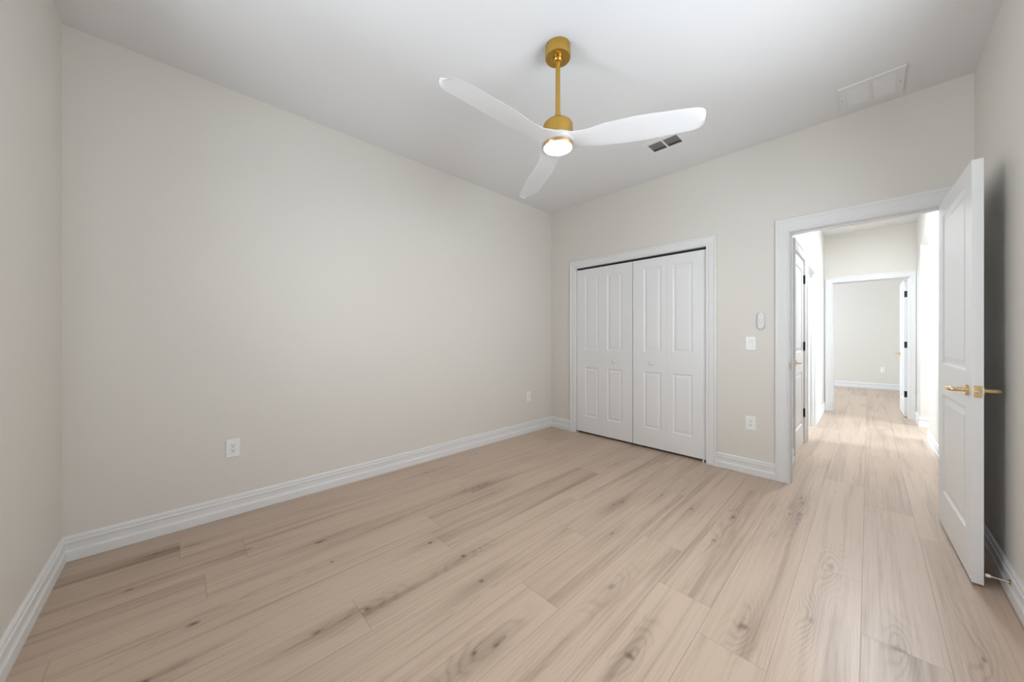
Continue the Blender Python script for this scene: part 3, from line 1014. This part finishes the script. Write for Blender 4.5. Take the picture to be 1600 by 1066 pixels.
# ================================================================ wall fittings
# fittings are built facing local -y with the wall at y = 0
def cover_plate_bm(w=0.0745, h=0.119, t=0.0055, hole=None):
    bm = bmesh.new()
    loops = []
    for ins, y in ((0.0, 0.0), (0.0, -t * 0.45), (0.003, -t * 0.9), (0.006, -t)):
        x, z = w / 2 - ins, h / 2 - ins
        loops.append([bm.verts.new(c) for c in ((-x, y, -z), (x, y, -z), (x, y, z), (-x, y, z))])
    for A, B in zip(loops, loops[1:]):
        for i in range(4):
            bm.faces.new((A[i], A[(i + 1) % 4], B[(i + 1) % 4], B[i]))
    bm.faces.new(loops[0][::-1])
    bm.faces.new(loops[-1])
    return bm


def outlet(loc, rz, label, group='white wall outlets'):
    e = tag(empty('wall_outlet', loc, rz), label, 'outlet', group)
    link_mesh('cover_plate', cover_plate_bm(), PLATE, e)
    rc = link_mesh('receptacle', boxes(((-0.0168, -0.0072, -0.0335), (0.0168, -0.0050, 0.0335)), bevel=0.0012), PLATE, e)
    for z in (0.0165, -0.0165):
        bm = boxes(((-0.0078, -0.0076, z - 0.0005), (-0.0050, -0.0070, z + 0.0085)), ((0.0050, -0.0076, z - 0.0005), (0.0078, -0.0070, z + 0.0075)))
        lathe(bm, [(0, 0.0070), (0.0030, 0.0070), (0.0030, 0.0076), (0, 0.0076)], 12, Matrix.Translation((0, 0, z - 0.0075)) @ Matrix.Rotation(PI / 2, 4, 'X'))
        tag(link_mesh('socket_holes', bm, SLOTM, rc), 'dark plug holes')
    return e


# left wall faces +x  -> rotate so local -y points to +x
outlet((0.0, -3.316, 0.447), PI / 2, 'white outlet low on left wall, nearer the near corner')
outlet((0.0, -0.440, 0.450), PI / 2, 'white outlet low on left wall, close to the closet corner')
outlet((2.2365, 0.0, 0.442), 0.0, 'white outlet below the light switch, beside the doorway')
outlet((3.178, FARY, 0.445), 0.0, 'distant white outlet on the far room wall through the hall')

sw = tag(empty('light_switch', (2.2365, 0.0, 1.134)), 'white rocker light switch beside the doorway', 'light switch')
link_mesh('cover_plate', cover_plate_bm(), PLATE, sw)
bm = bmesh.new()
prof = [(-0.0058, -0.0325), (-0.0072, -0.0325), (-0.0076, 0.0), (-0.0110, 0.0325), (-0.0058, 0.0325)]
A = [bm.verts.new((-0.0165, y, z)) for y, z in prof]
B = [bm.verts.new((0.0165, y, z)) for y, z in prof]
for i in range(5):
    bm.faces.new((A[i], A[(i + 1) % 5], B[(i + 1) % 5], B[i]))
bm.faces.new(A)
bm.faces.new(B[::-1])
link_mesh('rocker', bm, PLATE, sw)
link_mesh('rocker_gap_shade', boxes(((-0.0180, -0.0062, -0.0348), (0.0180, -0.0048, 0.0348))), REMOTE, sw)  # grey plate painting the shadow gap around the rocker


def pill(bm, w, h, y0, y1, bev=0.003, seg=20, dz=0.0, dx=0.0):
    r = w / 2
    loops = []
    for ins, y in ((0, y0), (0, y1 + bev), (bev * 0.35, y1 + bev * 0.3), (bev, y1)):
        rr = r - ins
        L_ = []
        for i in range(seg + 1):
            t = PI * i / seg
            L_.append((rr * math.cos(t) + dx, y, h / 2 - r + rr * math.sin(t) + dz))
        for i in range(seg + 1):
            t = PI + PI * i / seg
            L_.append((rr * math.cos(t) + dx, y, -h / 2 + r + rr * math.sin(t) + dz))
        loops.append([bm.verts.new(c) for c in L_])
    n = len(loops[0])
    for A, B in zip(loops, loops[1:]):
        for i in range(n):
            bm.faces.new((A[i], A[(i + 1) % n], B[(i + 1) % n], B[i]))
    bm.faces.new(loops[0])
    bm.faces.new(loops[-1])
    return bm


rm = tag(empty('fan_remote', (2.3105, 0.0, 1.327)), 'grey oval fan remote in its wall holder above the switch', 'remote')
link_mesh('holder', pill(bmesh.new(), 0.058, 0.150, 0.0, -0.012, 0.004, dz=-0.001), REMOTE, rm, 40)
hs = link_mesh('handset', pill(bmesh.new(), 0.047, 0.132, -0.0118, -0.021, 0.004), BUTTON, rm, 40)
for (bx_, bz) in ((0, 0.042), (-0.010, 0.018), (0.010, 0.018), (-0.010, 0.0), (0.010, 0.0), (0, -0.018)):
    bm = lathe(bmesh.new(), [(0, 0), (0.0058, 0), (0.0052, 0.0012), (0, 0.0015)], 16, Matrix.Translation((bx_, -0.0209, bz)) @ Matrix.Rotation(PI / 2, 4, 'X'))
    link_mesh('button', bm, REMOTE, hs, 40)

th = tag(empty('thermostat', (HX0, 3.18, 1.52), PI / 2), 'small white thermostat on the left hall wall', 'thermostat')
link_mesh('body', boxes(((-0.045, -0.022, -0.060), (0.045, 0.0, 0.060)), bevel=0.004), PLATE, th)
link_mesh('display', boxes(((-0.030, -0.0226, 0.008), (0.030, -0.0215, 0.045))), REMOTE, th)

# rigid door stop from the right baseboard to the door
ds = tag(empty('door_stop', (RW - 0.0086, -0.848, 0.073)), 'slim white-tipped door stop on right baseboard behind the open door', 'door stop')
MX = Matrix.Rotation(-PI / 2, 4, 'Y')      # local +z -> -x
link_mesh('base', lathe(bmesh.new(), [(0, 0), (0.012, 0), (0.012, 0.003), (0.007, 0.006), (0, 0.006)], 20, MX), HANDLE, ds, 40)
link_mesh('rod', lathe(bmesh.new(), [(0, 0.005), (0.0036, 0.005), (0.0036, 0.058), (0, 0.058)], 14, MX), STEEL, ds, 40)
link_mesh('rubber_tip', lathe(bmesh.new(), [(0, 0.055), (0.0065, 0.055), (0.0075, 0.060), (0.0065, 0.069), (0, 0.070)], 16, MX), RUBBER, ds, 40)
